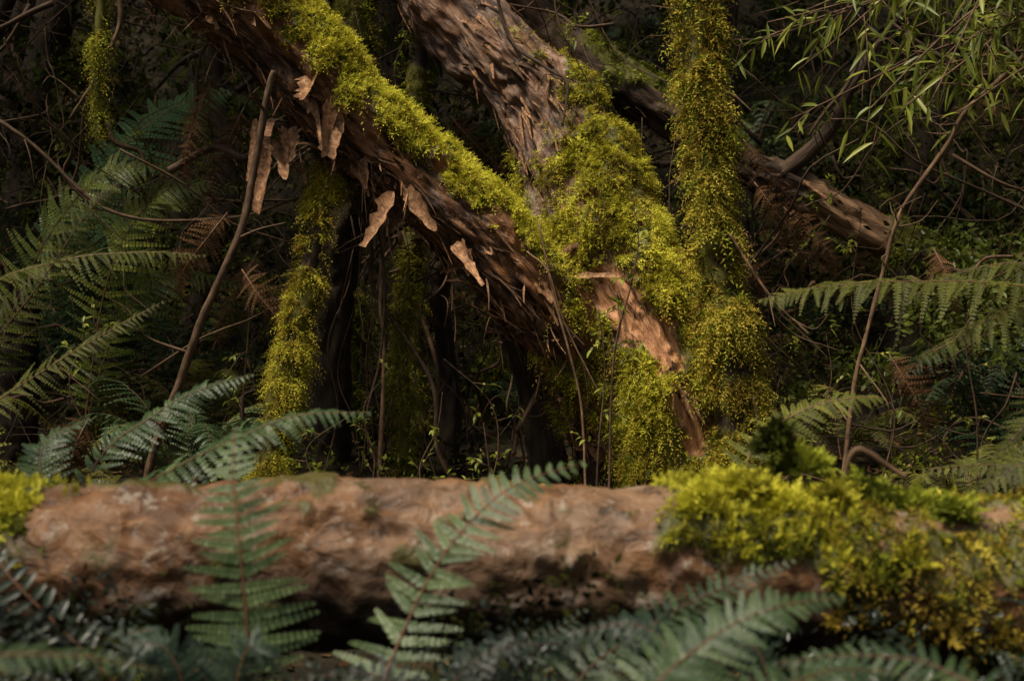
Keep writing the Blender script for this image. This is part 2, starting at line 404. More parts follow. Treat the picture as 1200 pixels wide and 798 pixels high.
# ------------------------------------------------------------------ tree A
def tree_a():
    E = empty('leaning_tree')
    g = Geo()
    path = [(.46, 5.3, .10, .15), (.42, 5.26, .33, .13), (.31, 5.18, .62, .118), (.205, 5.06, .84, .125), (.06, 4.98, 1.03, .132),
            (-.12, 4.96, 1.222, .134), (-.37, 4.93, 1.445, .13), (-.575, 4.9, 1.63, .135), (-.755, 4.87, 1.83, .142), (-.98, 4.85, 2.04, .15),
            (-1.35, 4.9, 2.3, .145), (-1.7, 5.0, 2.7, .13), (-1.95, 5.1, 3.4, .12), (-2.1, 5.2, 4.6, .09)]
    d0 = nrm(np.array([.5, -.16, .86]))
    def mf(P, Nn):
        a = (Nn @ d0)
        n = fbm(P * 7, 21, 3) - .5; n2 = fbm(P * 20, 22, 2) - .5
        m = sstep(.44, .68, a + n * 1.5 + n2 * 1.0)
        x = P[..., 0]
        m = m * sstep(.28, .0, x + n * .6)
        m2 = sstep(.12, .35, n + n2 * .6 + .07) * sstep(.0, .2, x) * .9
        return np.maximum(m, m2)
    d = tube(g, path, n=440, sides=110, amp=.036, fr=20, fs=3, lump=.018, mossf=mf, mth=.022, seed=2, dent=.03)
    tube(g, [(-1.7, 5, 2.7, .08), (-1.4, 5.4, 3.4, .06), (-1.0, 6, 4.2, .04), (-.9, 6.3, 5.2, .02)], n=30, sides=10, amp=.01)
    tube(g, [(-1.95, 5.1, 3.4, .07), (-2.5, 4.8, 4.1, .05), (-3.1, 4.6, 5, .02)], n=30, sides=10, amp=.01)
    g.build('trunk', [M_bark], E)
    m = Geo(); vis = sstep(2.4, 2.3, d['V'][:, 2])
    P, N = scatter(d, 14000, 1.5, d['moss'] * vis)
    sprigs(m, P, N + UP * .25, .036, K=6, w=.4, grav=.4, spread=.65, tb=.25)
    P, N = scatter(d, 3000, .8, d['moss'] * vis)
    sprigs(m, P, N, .05, K=7, w=.3, grav=1.3, spread=.5, mat=1)
    m.build('moss', [M_moss, M_mossd], E)
    b = Geo()
    C = spline(path, 300)[:, :3]; T, _, _ = frames(C)
    patchy = sstep(.42, .62, fbm(d['V'] * 5, 101))
    mask = (1 - d['moss']) * vis * (.4 + 1.1 * sstep(.2, -.6, d['N'][:, 2])) * sstep(.9, .2, d['N'][:, 1] + .3) * (.15 + patchy)
    def near(P): return T[np.argmin(((P[:, None, :] - C[None]) ** 2).sum(-1), 1)]
    P, N = scatter(d, 520, 1, mask)
    strips(b, P, N, near(P) * rng.choice([-1, -1, 1], len(P))[:, None], .11, .009, curl=.3, seg=8, ws=.2)
    P, N = scatter(d, 260, 1, mask)
    strips(b, P, N, near(P) * rng.choice([-1, 1], len(P))[:, None], .07, .028, curl=.45, ws=.4, taper=.6)
    P, N = scatter(d, 90, 1, mask * sstep(.1, -.4, d['N'][:, 2]))
    strips(b, P, N, nrm(N * .3 - UP), .10, .005, curl=.1, seg=8, ws=.3)
    hp = np.array([[-.80, 4.82, 1.60], [-.84, 4.84, 1.57], [-.76, 4.82, 1.56], [-.79, 4.84, 1.53], [-.83, 4.83, 1.51], [-.87, 4.84, 1.60], [-.62, 4.75, 1.71], [-.60, 4.75, 1.67], [-.66, 4.75, 1.74], [-.57, 4.75, 1.63], [-.64, 4.75, 1.69],
                   [-.38, 4.79, 1.38], [-.35, 4.79, 1.36], [-.40, 4.79, 1.35], [-.17, 4.81, 1.18], [-.13, 4.81, 1.16], [-.2, 4.81, 1.17], [-.86, 4.9, 1.5], [-.83, 4.9, 1.45], [-.75, 4.9, 1.46], [-.88, 4.88, 1.46]])
    hn = nrm(np.array([-.3, -.9, .25]) + rng.normal(0, .4, hp.shape))
    ha = nrm(np.array([.15, 0, -1]) + rng.normal(0, .28, hp.shape))
    strips(b, hp, hn, ha, .13, .055, curl=.45, seg=12, taper=.6, tint=.85)
    b.build('peeling_bark', [M_peel], E)
    c = Geo()
    for q in ((-2.1, 5.2, 4.8), (-3.1, 4.8, 5.2), (-.9, 6.4, 5.4), (-1.7, 6, 5.3)):
        clump(c, q, (.9, .9, .6), 400, .14)
    c.build('crown', [M_leafc], E)
tree_a()

# ------------------------------------------------------------------ tree B
def tree_b():
    E = empty('mossy_tree')
    g = Geo()
    path = [(.68, 5.15, .10, .23), (.645, 5.12, .34, .20), (.595, 5.1, .54, .188), (.49, 5.12, .85, .185), (.335, 5.18, 1.16, .20),
            (.24, 5.3, 1.48, .185), (.12, 5.4, 1.73, .165), (-.06, 5.5, 1.94, .165), (-.27, 5.6, 2.2, .165), (-.5, 5.7, 2.6, .14), (-.62, 5.8, 3.3, .12), (-.6, 6, 4.8, .08)]
    def holes(P):
        x, z = P[..., 0], P[..., 2]
        n = fbm(P * 7, 35, 3) - .5; n2 = fbm(P * 22, 36, 2) - .5
        def hole(cx, cz, rx, rz, sl):
            dx = (x - cx - sl * (z - cz)) / rx; dz = (z - cz) / rz
            return sstep(1.2, .85, np.sqrt(dx * dx + dz * dz) + n * 1.5 + n2 * .9)
        return np.maximum.reduce([hole(.39, 1.0, .10, .17, -.4), hole(.585, .66, .07, .2, -.35), hole(.51, .84, .06, .12, -.4)])
    def mf(P, Nn):
        z = P[..., 2]
        n = fbm(P * 6, 31, 3) - .5; n2 = fbm(P * 20, 32, 2) - .5
        m = sstep(1.62, 1.46, z + n * .6 - .15 * Nn[..., 0])
        m = m * sstep(-.32, -.12, n + n2 * .8 + .06 * Nn[..., 0])
        m = m * (1 - holes(P))
        up = sstep(.2, .45, (Nn @ nrm(np.array([.8, -.1, .5]))) + n * 1.8) * sstep(1.35, 1.5, z) * sstep(2.1, 1.8, z) * .8
        return np.maximum(m, up * sstep(-.05, .1, n2 + .02))
    d = tube(g, path, n=400, sides=120, amp=.03, fr=17, fs=2.6, lump=.03, mossf=mf, mth=.03, seed=4, dent=.025, tintf=lambda P, r: .5 + .5 * holes(P))
    tube(g, [(-.5, 5.7, 2.6, .09), (.1, 5.8, 3.4, .07), (.6, 5.7, 4.4, .04), (.9, 5.8, 5.3, .02)], n=30, sides=10, amp=.01)
    g.build('trunk', [M_barkB], E)
    m = Geo(); fr = sstep(.5, .1, d['N'][:, 1]); den = .25 + sstep(.35, .6, fbm(d['V'] * 11, 38))
    P, N = scatter(d, 22000, 1.5, d['moss'] * fr * den)
    sprigs(m, P, N + UP * .15, .036, K=6, w=.4, grav=.55, spread=.7, seed=3, tb=.28)
    P, N = scatter(d, 4500, .8, d['moss'] * fr)
    sprigs(m, P, N, .055, K=8, w=.28, grav=1.3, spread=.6, mat=1)
    m.build('moss', [M_moss, M_mossd], E)
    b = Geo()
    C = spline(path, 300)[:, :3]; T, _, _ = frames(C)
    mask = (1 - d['moss']) * sstep(2.6, 2.4, d['V'][:, 2]) * fr * (.1 + sstep(.45, .6, fbm(d['V'] * 5, 103)))
    P, N = scatter(d, 220, 1, mask)
    k = np.argmin(((P[:, None, :] - C[None]) ** 2).sum(-1), 1)
    strips(b, P, N, -T[k], .10, .014, curl=.2, seg=8, ws=.25)
    b.build('peeling_bark', [M_peel], E)
    c = Geo()
    for q in ((-.6, 6, 5), (.9, 5.9, 5.5), (.2, 6.2, 5.3)):
        clump(c, q, (.9, .9, .6), 400, .14)
    c.build('crown', [M_leafc], E)
tree_b()

def mossy_stem(name, path, n, sides, count, L, barkm, mmats, dens=0., mth=.02, grav=.8, amp=.01, seed=0, crown=None, split=.5, spread=.6, tb=0.):
    E = empty(name); g = Geo()
    def mf(P, Nn):
        nn = fbm(P * 9, 50 + seed, 3) - .5
        return sstep(-.2, .1, nn + dens)
    d = tube(g, path, n=n, sides=sides, amp=amp, fr=30, fs=4, lump=amp * .8, mossf=mf, mth=mth, seed=seed + 6)
    g.build('trunk', [barkm], E)
    m = Geo()
    zz = sstep(3.0, 2.4, d['V'][:, 2]) * (.1 + sstep(.3, .7, fbm(d['V'] * 13, 111 + seed)))
    P, N = scatter(d, int(count * split), 1.3, d['moss'] * zz); sprigs(m, P, N, L, K=6, w=.36, grav=grav, spread=spread, mat=0, seed=seed, tb=tb)
    P, N = scatter(d, int(count * (1 - split)), 1.3, d['moss'] * zz); sprigs(m, P, N, L * 1.25, K=7, w=.3, grav=grav * 1.3, spread=spread, mat=1, seed=seed + 1, tb=tb)
    m.build('moss', mmats, E)
    if crown:
        c = Geo()
        for q in crown: clump(c, q, (.8, .8, .5), 300, .14)
        c.build('crown', [M_leafc], E)
    return E

mossy_stem('moss_covered_tree', [(.79, 4.85, .15, .07), (.78, 4.85, .38, .065), (.771, 4.85, .556, .06), (.742, 4.85, .847, .05), (.693, 4.85, 1.138, .044), (.668, 4.85, 1.429, .036),
            (.635, 4.85, 1.72, .031), (.632, 4.87, 2.01, .03), (.61, 4.9, 2.4, .03), (.6, 5, 3.2, .03), (.65, 5.1, 4.6, .02)],
           260, 32, 12500, .054, M_dark, [M_mossd, M_mossg], dens=.05, mth=.02, grav=.9, seed=1, crown=[(.65, 5.1, 4.9)], split=.78, spread=.75, amp=.016, tb=.15)
mossy_stem('mossy_stem', [(-.60, 4.97, 1.45, .022), (-.645, 4.92, 1.36, .022), (-.68, 4.88, 1.18, .024), (-.735, 4.86, .908, .026), (-.78, 4.86, .695, .027), (-.82, 4.86, .483, .03), (-.86, 4.86, .2, .033)],
           160, 24, 6500, .038, M_dark, [M_moss, M_mossd], dens=.08, mth=.018, seed=2, split=.5, amp=.008, tb=.15)
mossy_stem('mossy_stem', [(-.37, 5.3, 1.25, .012), (-.40, 5.3, .95, .012), (-.413, 5.3, .688, .014), (-.398, 5.3, .3, .018)],
           90, 14, 2400, .038, M_dark, [M_mossd, M_mossg], dens=.1, mth=.012, seed=3, tb=.1)
mossy_stem('mossy_stem', [(-1.30, 4.5, 2.6, .006), (-1.30, 4.5, 2.0, .006), (-1.31, 4.5, 1.7, .005), (-1.305, 4.5, 1.49, .003)],
           70, 10, 2000, .03, M_dark, [M_mossd, M_mossg], dens=.15, mth=.008, grav=1.4, seed=4, amp=.003, tb=.15)
mossy_stem('mossy_stem', [(-.62, 6.0, 3.0, .05), (-.66, 6.0, 2.3, .05), (-.68, 6, 1.8, .05), (-.72, 6, .3, .06)],
           120, 16, 4000, .05, M_dark, [M_mossd, M_mossg], dens=.05, seed=5, crown=[(-.6, 6, 5)])
mossy_stem('mossy_stem', [(.30, 6.6, 3.6, .02), (.12, 6.6, 2.3, .025), (-.02, 6.5, 1.4, .03), (-.1, 6.5, .4, .035)],
           120, 14, 2500, .045, M_dark, [M_mossd, M_mossg], dens=.0, seed=6)
mossy_stem('mossy_stem', [(-.42, 5.9, 3.0, .02), (-.36, 5.8, 2.2, .02), (-.40, 5.8, 1.6, .02), (-.38, 5.8, .35, .025)],
           100, 14, 2500, .04, M_dark, [M_mossd, M_mossg], dens=.05, seed=7)

# ------------------------------------------------------------------ branch behind
def limb_c():
    E = empty('fallen_branch'); g = Geo()
    path = [(-.6, 6.1, 2.8, .09), (-.144, 6, 2.43, .09), (.144, 6.05, 2.16, .085), (.432, 6, 1.944, .08), (.70, 6, 1.77, .078), (.972, 6.05, 1.60, .082),
            (1.224, 6, 1.47, .078), (1.476, 6, 1.335, .075), (1.764, 6, 1.20, .07), (2.09, 6, 1.08, .06), (2.6, 6, .8, .06), (3.1, 6, .5, .05)]
    def mf(P, Nn): return np.maximum(sstep(.58, .74, fbm(P * 5, 61) + .1 * Nn[..., 2]), sstep(1.65, 1.85, P[..., 0]))
    d = tube(g, path, n=260, sides=48, amp=.03, fr=18, fs=3, lump=.02, mossf=mf, mth=.02, seed=12, tintf=lambda P, r: .5 + .5 * sstep(1.2, 1.35, P[..., 0]) * sstep(1.75, 1.5, P[..., 0]))  # tint marks the stretch where light is painted into the branch colour
    tube(g, [(1.1, 6, 1.52, .04), (1.3, 5.9, 1.7, .03), (1.42, 5.8, 1.95, .02), (1.6, 5.8, 2.2, .01)], n=50, sides=12, amp=.008)
    g.build('wood', [M_barkC], E)
    m = Geo(); P, N = scatter(d, 4000, 1.3); sprigs(m, P, N, .05, grav=.9)
    m.build('moss', [M_mossg], E)
    b = Geo(); P, N = scatter(d, 120, 1, 1 - d['moss']); strips(b, P, N, np.tile([.7, 0, -.5], (len(P), 1)), .12, .01, curl=.3)
    b.build('peeling_bark', [M_peel], E)
limb_c()

# ------------------------------------------------------------------ foreground log
def fallen_log():
    E = empty('fallen_log'); g = Geo()
    path = [(-2.2, 2.6, .41, .14), (-1.3, 2.52, .425, .144), (-.8, 2.5, .435, .148), (-.4, 2.5, .455, .150), (0, 2.5, .452, .146), (.3, 2.5, .437, .144), (.7, 2.5, .415, .142), (1.3, 2.55, .415, .145), (2.3, 2.7, .36, .15)]
    def mf(P, Nn):
        x, z = P[..., 0], P[..., 2]
        n = fbm(P * 8, 71, 3) - .5; n2 = fbm(P * 25, 72, 2) - .5
        a = sstep(.24, .32, x + n * .25) * sstep(.58, .48, x + n * .2) * sstep(.25, .6, Nn[..., 2] + n * 1.6 + n2 * .6)
        b = sstep(.45, .55, x + n * .2) * sstep(.70, .60, x + n * .3) * sstep(-.06, .08, n + n2 * .6 + .1 * Nn[..., 2])
        c = sstep(.68, .95, x) * sstep(.05, .17, n + n2 * .5 - .05 * Nn[..., 2])
        d = sstep(-.76, -.90, x + n * .3) * sstep(.0, .5, Nn[..., 2] + n * 1.2)
        e = sstep(.6, .75, x) * sstep(.8, 1.05, Nn[..., 2] + n * 1.5) * .8
        f = sstep(.20, .28, n + n2 * .5 + .08 * Nn[..., 2]) * .5
        return np.maximum.reduce([a, b, c, d, e, f])
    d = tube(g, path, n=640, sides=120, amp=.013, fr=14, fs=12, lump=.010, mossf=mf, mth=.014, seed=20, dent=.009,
             tintf=lambda P, r: .5 * sstep(-.5, .45, r[..., 2] + .7 * (fbm(P * 6, 75) - .5)))  # tint drops on downward faces, where the painted shade goes in
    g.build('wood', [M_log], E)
    X = d['V'][:, 0]; vis = sstep(1.7, 1.4, np.abs(X)); ends = .03 + sstep(.2, .3, X) + sstep(-.7, -.8, X)
    m = Geo()
    P, N = scatter(d, 4400, 1.5, d['moss'] * vis * ends * np.maximum(sstep(.9, .5, X), .2))
    sprigs(m, P, N + UP * .5, .026, K=6, w=.5, grav=.2, spread=.5, wid=.7, tb=.25)
    P, N = scatter(d, 4000, 1.3, d['moss'] * vis * ends)
    sprigs(m, P, N, .028, K=6, w=.4, grav=1.0, spread=.6, mat=1, wid=.5)
    P, N = scatter(d, 2600, 1.3, d['moss'] * vis * sstep(.45, .65, X))
    sprigs(m, P, N, .04, K=7, w=.35, grav=1.5, spread=.6, mat=2)
    for (cx, cy, cz, rx, rz, cnt, mt) in ((.33, 2.42, .565, .05, .035, 450, 0), (.40, 2.44, .595, .045, .03, 400, 0), (.28, 2.41, .54, .03, .025, 180, 0), (.46, 2.43, .56, .04, .035, 320, 0), (.36, 2.39, .51, .03, .03, 200, 0), (.33, 2.38, .48, .02, .02, 90, 1),
                                         (.43, 2.40, .50, .045, .03, 260, 1), (.62, 2.5, .57, .05, .045, 350, 1), (.56, 2.46, .57, .03, .03, 200, 0), (.70, 2.48, .555, .04, .03, 250, 1), (.465, 2.5, .66, .025, .05, 180, 1), (.52, 2.55, .62, .05, .035, 260, 1),
                                         (-.93, 2.42, .57, .06, .045, 450, 0), (-.85, 2.43, .56, .035, .03, 220, 0), (-.91, 2.38, .52, .05, .03, 260, 0), (-.83, 2.4, .53, .02, .02, 90, 1), (.60, 2.38, .45, .06, .05, 350, 1), (.69, 2.38, .36, .07, .06, 400, 2), (.82, 2.38, .34, .04, .06, 250, 2), (.57, 2.37, .38, .04, .05, 250, 2),
                                         (.76, 2.44, .55, .025, .02, 140, 1), (.66, 2.37, .47, .025, .04, 150, 0), (1.02, 2.4, .46, .04, .02, 150, 0), (.90, 2.37, .30, .05, .05, 260, 2)):
        q = nrm(rng.normal(0, 1, (cnt, 3))); q[:, 2] = np.abs(q[:, 2]) * .9 - .15
        wob = .3 + 1.4 * fbm(q * 2.6 + cx * 9, 81)[:, None]
        P = np.array([cx, cy, cz]) + q * np.array([rx, rx * .8, rz]) * wob * rng.uniform(.5, 1, (cnt, 1))
        sprigs(m, P, nrm(q) + UP * .4, .024, K=6, w=.55, grav=.2, spread=.5, mat=mt, wid=.75, tb=.2)
    m.build('moss', [M_moss, M_mossg, M_mossd], E)
fallen_log()

# ------------------------------------------------------------------ ferns
def mkfern(name, fronds, mats=None):
    g = Geo()
    for f in fronds:
        c = f.pop('c'); frond(g, c, **f)
    return g.build(name, mats or [M_fern, M_stem])

mkfern('fern', [dict(c=[(-.40, 2.12, .06), (-.396, 2.15, .30), (-.405, 2.17, .42), (-.42, 2.19, .54), (-.437, 2.23, .64), (-.45, 2.32, .71)], up=(-.1, -1, .5), n=26, plen=.095, K=11, pw=.12, fwd=.02, tint=.8, start=.1, r=.003, wide=1.15),
                dict(c=[(-.42, 2.1, .06), (-.50, 2.0, .2), (-.60, 1.95, .24), (-.72, 1.9, .26)], up=(0, -.6, 1), n=22, plen=.07, K=9, pw=.12, tint=.2)])
mkfern('fern', [dict(c=[(-.16, 2.0, .05), (-.20, 2.05, .28), (-.16, 2.15, .42), (-.09, 2.2, .54), (0, 2.24, .62), (.12, 2.28, .655)], up=(-.3, -.9, .7), n=28, plen=.088, K=11, pw=.12, fwd=.15, tint=.7, start=.15, wide=1.15),
                dict(c=[(-.13, 2.1, .05), (-.05, 2.15, .25), (.03, 2.22, .36), (.12, 2.28, .42)], up=(-.3, -.9, .5), n=24, plen=.06, K=9, tint=.05)])
mkfern('fern', [dict(c=[(.10, 1.75, .10), (.16, 1.82, .36), (.24, 1.88, .44), (.34, 1.9, .49), (.45, 1.92, .505)], up=(-.2, -.7, .8), n=26, plen=.075, K=10, pw=.13, fwd=.3, tint=.5, start=.2),
                dict(c=[(.02, 1.95, .06), (.08, 2.05, .33), (.2, 2.12, .42), (.32, 2.18, .47), (.44, 2.2, .51)], up=(-.2, -.7, .8), n=28, plen=.06, K=9, pw=.13, fwd=.3, tint=.25, start=.2),
                dict(c=[(.16, 1.6, .1), (.25, 1.65, .38), (.36, 1.7, .45), (.47, 1.72, .45)], up=(0, -.6, 1), n=26, plen=.055, K=9, tint=.4),
                dict(c=[(.9, 2.0, .05), (.92, 2.1, .25), (.84, 2.15, .34), (.74, 2.2, .37)], up=(0, -.6, 1), n=24, plen=.06, K=9, tint=.2)])
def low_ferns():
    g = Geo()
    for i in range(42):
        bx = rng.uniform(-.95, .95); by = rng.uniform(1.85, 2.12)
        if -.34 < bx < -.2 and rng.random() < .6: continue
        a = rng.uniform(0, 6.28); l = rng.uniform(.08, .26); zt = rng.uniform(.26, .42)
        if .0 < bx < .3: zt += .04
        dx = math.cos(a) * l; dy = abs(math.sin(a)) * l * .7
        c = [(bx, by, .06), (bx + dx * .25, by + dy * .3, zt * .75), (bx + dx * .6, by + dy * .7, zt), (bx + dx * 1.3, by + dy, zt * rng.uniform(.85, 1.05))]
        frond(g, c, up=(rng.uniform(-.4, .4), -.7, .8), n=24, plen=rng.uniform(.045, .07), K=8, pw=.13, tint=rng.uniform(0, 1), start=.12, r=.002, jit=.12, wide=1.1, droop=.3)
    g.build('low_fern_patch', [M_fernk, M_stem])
low_ferns()
mkfern('fern', [dict(c=[(-.95, 2.75, .15), (-.80, 2.70, .50), (-.68, 2.68, .585), (-.52, 2.66, .665), (-.40, 2.66, .71), (-.26, 2.66, .715)], up=(-.1, -.5, 1), n=36, plen=.095, K=10, pw=.11, fwd=.3, tint=.5, start=.15, droop=.5),
                dict(c=[(-1.0, 2.9, .2), (-.92, 3.1, .56), (-.80, 3.15, .68), (-.70, 3.2, .74), (-.58, 3.2, .775)], up=(-.2, -.6, 1), n=32, plen=.085, K=10, pw=.11, tint=.3, start=.15, droop=.4),
                dict(c=[(-1.0, 2.9, .2), (-1.0, 3.0, .52), (-1.0, 3.05, .63), (-.92, 3.1, .68)], up=(-.2, -.6, 1), n=28, plen=.08, K=9, tint=.25, droop=.4),
                dict(c=[(-1.0, 2.9, .2), (-1.15, 3.0, .50), (-1.3, 3.1, .6)], up=(-.2, -.6, 1), n=26, plen=.09, K=9, tint=.3)])
mkfern('fern', [dict(c=[(-.80, 1.3, .1), (-.66, 1.4, .46), (-.56, 1.45, .52), (-.46, 1.47, .525), (-.36, 1.5, .50)], up=(0, -.5, 1), n=30, plen=.04, K=8, tint=.6, fwd=.4)])
mkfern('fern', [dict(c=[(.62, 1.5, .05), (.58, 1.62, .38), (.52, 1.7, .455), (.42, 1.74, .465), (.32, 1.76, .45)], up=(0, -.6, 1), n=26, plen=.05, K=9, tint=.4),
                dict(c=[(1.0, 1.8, .05), (.90, 1.85, .40), (.80, 1.9, .50), (.70, 1.92, .52)], up=(.1, -.6, 1), n=26, plen=.055, K=9, tint=.3)])
mkfern('broad_leaved_fern', [dict(c=[(-.50, 2.05, .28), (-.58, 2.06, .36), (-.66, 2.08, .43), (-.74, 2.1, .50), (-.80, 2.15, .56)], up=(-.2, -.8, .7), n=18, plen=.062, pw=.14, simple=True, tint=.9, droop=.3),
                             dict(c=[(-.75, 2.0, .1), (-.80, 2.0, .3), (-.86, 2.0, .42), (-.88, 2.0, .52)], up=(.2, -.8, .7), n=19, plen=.065, pw=.14, simple=True, tint=.6, droop=.3),
                             dict(c=[(-.6, 2.0, .05), (-.66, 2.0, .25), (-.70, 2.0, .36), (-.78, 2.0, .45)], up=(.2, -.8, .7), n=18, plen=.06, pw=.14, simple=True, tint=.7, droop=.3),
                             dict(c=[(-.5, 2.1, .05), (-.54, 2.1, .25), (-.60, 2.15, .36), (-.66, 2.2, .42)], up=(.2, -.8, .7), n=18, plen=.05, pw=.14, simple=True, tint=.3, droop=.3),
                             dict(c=[(-.52, 1.9, .05), (-.56, 1.95, .25), (-.60, 1.95, .36), (-.68, 1.95, .40)], up=(.2, -.8, .7), n=18, plen=.05, pw=.14, simple=True, tint=.5, droop=.3)], [M_gloss, M_stem])
mkfern('yellow_fern', [dict(c=[(1.75, 3.9, .3), (1.55, 3.75, .9), (1.3, 3.6, .985), (1.0, 3.6, 1.0), (.78, 3.6, .985), (.62, 3.6, .95)], up=(0, -.35, 1), n=44, plen=.17, K=15, pw=.11, fwd=.25, droop=.4, tint=.45, start=.1, wide=.7, jit=.17),
                       dict(c=[(1.8, 3.9, .3), (1.6, 3.7, .85), (1.42, 3.65, .95), (1.2, 3.6, .90), (1.02, 3.6, .80)], up=(0, -.35, 1), n=40, plen=.16, K=14, pw=.11, droop=.5, tint=.5, start=.1, wide=.7, jit=.17),
                       dict(c=[(1.8, 3.9, .3), (1.65, 3.9, .95), (1.5, 4.0, 1.06), (1.3, 4.05, 1.05), (1.1, 4.1, .95)], up=(0, -.35, 1), n=40, plen=.15, K=14, pw=.11, droop=.5, tint=.2, start=.1, wide=.7, jit=.17),
                       dict(c=[(1.85, 3.9, .3), (1.6, 3.6, .72), (1.42, 3.55, .74), (1.28, 3.5, .66), (1.18, 3.5, .54)], up=(0, -.5, 1), n=38, plen=.14, K=13, pw=.11, droop=.4, tint=.2, start=.1, wide=.7, jit=.17)], [M_ferny, M_stem])
mkfern('fern', [dict(c=[(.45, 3.1, .25), (.52, 3.15, .58), (.64, 3.2, .685), (.76, 3.2, .72), (.84, 3.2, .72)], up=(-.1, -.6, 1), n=28, plen=.08, K=10, pw=.12, tint=.5, start=.15, droop=.4),
                dict(c=[(1.5, 3.3, .2), (1.3, 3.3, .5), (1.15, 3.3, .56), (.95, 3.3, .55)], up=(-.1, -.6, 1), n=28, plen=.10, K=10, pw=.12, tint=.3, start=.15, droop=.4),
                dict(c=[(1.5, 3.0, .2), (1.25, 3.0, .58), (1.1, 3.0, .60), (.95, 3.0, .5)], up=(-.1, -.6, 1), n=28, plen=.09, K=10, pw=.12, tint=.1, start=.15)], [M_ferny, M_stem])
mkfern('yellow_fern', [dict(c=[(-1.9, 4.3, .4), (-1.6, 4.2, .95), (-1.35, 4.2, 1.08), (-1.1, 4.2, 1.11), (-.9, 4.2, 1.1)], up=(0, -.4, 1), n=44, plen=.12, K=13, pw=.09, droop=.5, tint=.3, start=.1, jit=.15, wide=.75),
                       dict(c=[(-1.9, 4.0, .4), (-1.55, 4.0, .75), (-1.35, 4.0, .98), (-1.2, 4.0, 1.2), (-1.1, 4.0, 1.3)], up=(.3, -.7, .6), n=48, plen=.09, K=12, pw=.09, droop=.4, tint=.1, jit=.15, wide=.75),
                       dict(c=[(-1.9, 3.9, .3), (-1.5, 3.9, .62), (-1.2, 3.9, .82), (-.95, 3.9, .96)], up=(.3, -.5, .8), n=48, plen=.09, K=12, pw=.09, droop=.5, tint=.3, jit=.15, wide=.75)], [M_ferny, M_stem])
mkfern('green_fern', [dict(c=[(-2.0, 5.3, .6), (-1.75, 5.3, 1.2), (-1.5, 5.3, 1.48), (-1.2, 5.3, 1.5)], up=(.3, -.6, .8), n=40, plen=.18, K=13, pw=.09, droop=.4, tint=.4, jit=.13),
                       dict(c=[(-1.6, 5.3, .5), (-1.5, 5.3, 1.1), (-1.3, 5.3, 1.4), (-1.0, 5.3, 1.42)], up=(.3, -.6, .8), n=40, plen=.17, K=13, pw=.09, droop=.4, tint=.55, jit=.13),
                       dict(c=[(-1.6, 5.3, .5), (-1.5, 5.4, .9), (-1.3, 5.4, 1.1), (-1.0, 5.4, 1.05)], up=(.3, -.6, .8), n=40, plen=.15, K=13, pw=.09, droop=.4, tint=.3, jit=.13)], [M_leaf, M_stem])
mkfern('tree_fern', [dict(c=[(-2.0, 5.8, 1.1), (-1.75, 5.6, 1.36), (-1.55, 5.5, 1.28), (-1.42, 5.5, 1.05), (-1.36, 5.5, .75)], up=(.5, -.6, .8), n=40, plen=.24, K=15, pw=.09, droop=.3, tint=1., start=.1, fwd=.15),
                     dict(c=[(-2.0, 5.8, 1.1), (-1.8, 5.6, 1.2), (-1.7, 5.5, 1.0), (-1.68, 5.5, .7)], up=(.5, -.6, .8), n=36, plen=.2, K=13, pw=.1, droop=.3, tint=.6),
                     dict(c=[(-2.0, 5.8, 1.1), (-2.1, 5.6, 1.5), (-2.3, 5.4, 1.6), (-2.5, 5.2, 1.45)], up=(.5, -.6, .8), n=36, plen=.2, K=13, pw=.1, droop=.3, tint=.4),
                     dict(c=[(-2.0, 5.8, 1.1), (-1.7, 6.0, 1.6), (-1.5, 6.2, 1.85), (-1.25, 6.3, 1.95)], up=(-.3, -.9, .4), n=36, plen=.26, K=14, pw=.09, droop=.3, tint=.8)], [M_fernt, M_stem])
tg = Geo(); tube(tg, [(-2.05, 5.85, .2, .09), (-2.03, 5.83, .7, .08), (-2.0, 5.8, 1.12, .06)], n=50, sides=16, amp=.03, fr=50, fs=20)
tg.build('caudex', [M_dark], bpy.data.objects['tree_fern'])

def dead():
    g = Geo()
    for (x, y, z, l) in ((-1.05, 5.0, 1.78, .4), (-.98, 5.2, 1.7, .4), (.86, 5.3, 1.6, .4), (.92, 5.4, 1.45, .35), (-1.0, 5.0, 1.3, .3), (-.25, 5.7, 1.75, .35), (.80, 5.6, 1.3, .3), (-1.9, 4.8, 1.9, .3), (1.1, 5.8, 1.4, .3),
                         (-1.0, 5.6, 1.2, .4), (1.6, 5.4, 1.2, .3), (1.3, 4.9, .8, .3), (-.95, 5.0, 1.1, .35), (-1.25, 4.2, .62, .2)):
        dx = rng.uniform(-.25, .25)
        frond(g, [(x, y, z), (x + dx * .4, y - .05, z - l * .3), (x + dx, y - .05, z - l * .7), (x + dx * 1.1, y, z - l)], up=(rng.uniform(-.6, .6), -1, 0), n=26, plen=.085, K=8, pw=.09, droop=.6, tint=rng.uniform(.1, .8), jit=.2)
    g.build('dead_fern_fronds', [M_fernb, M_stem])
dead()

# ------------------------------------------------------------------ twigs, sticks
def branch(name, path, n=60, sides=8, tint=.5, twigs=0, tl=.2, mat=None, lump=.003):
    g = Geo(); tube(g, path, n=n, sides=sides, amp=lump, fr=60, fs=14, tint=tint, seed=int(rng.integers(99)))
    S = spline(path, 60)
    for _ in range(twigs):
        k = rng.integers(5, 58); p = S[k, :3]; d = nrm(rng.normal(0, 1, 3) * [1, .5, 1]); l = tl * rng.uniform(.4, 1)
        e = p + d * l; md = (p + e) / 2 + rng.normal(0, .03, 3)
        r = S[k, 3] * .45
        tube(g, [(*p, r), (*md, r * .7), (*e, r * .3)], n=10, sides=5, tint=tint)
    return g.build(name, [mat or M_twig])

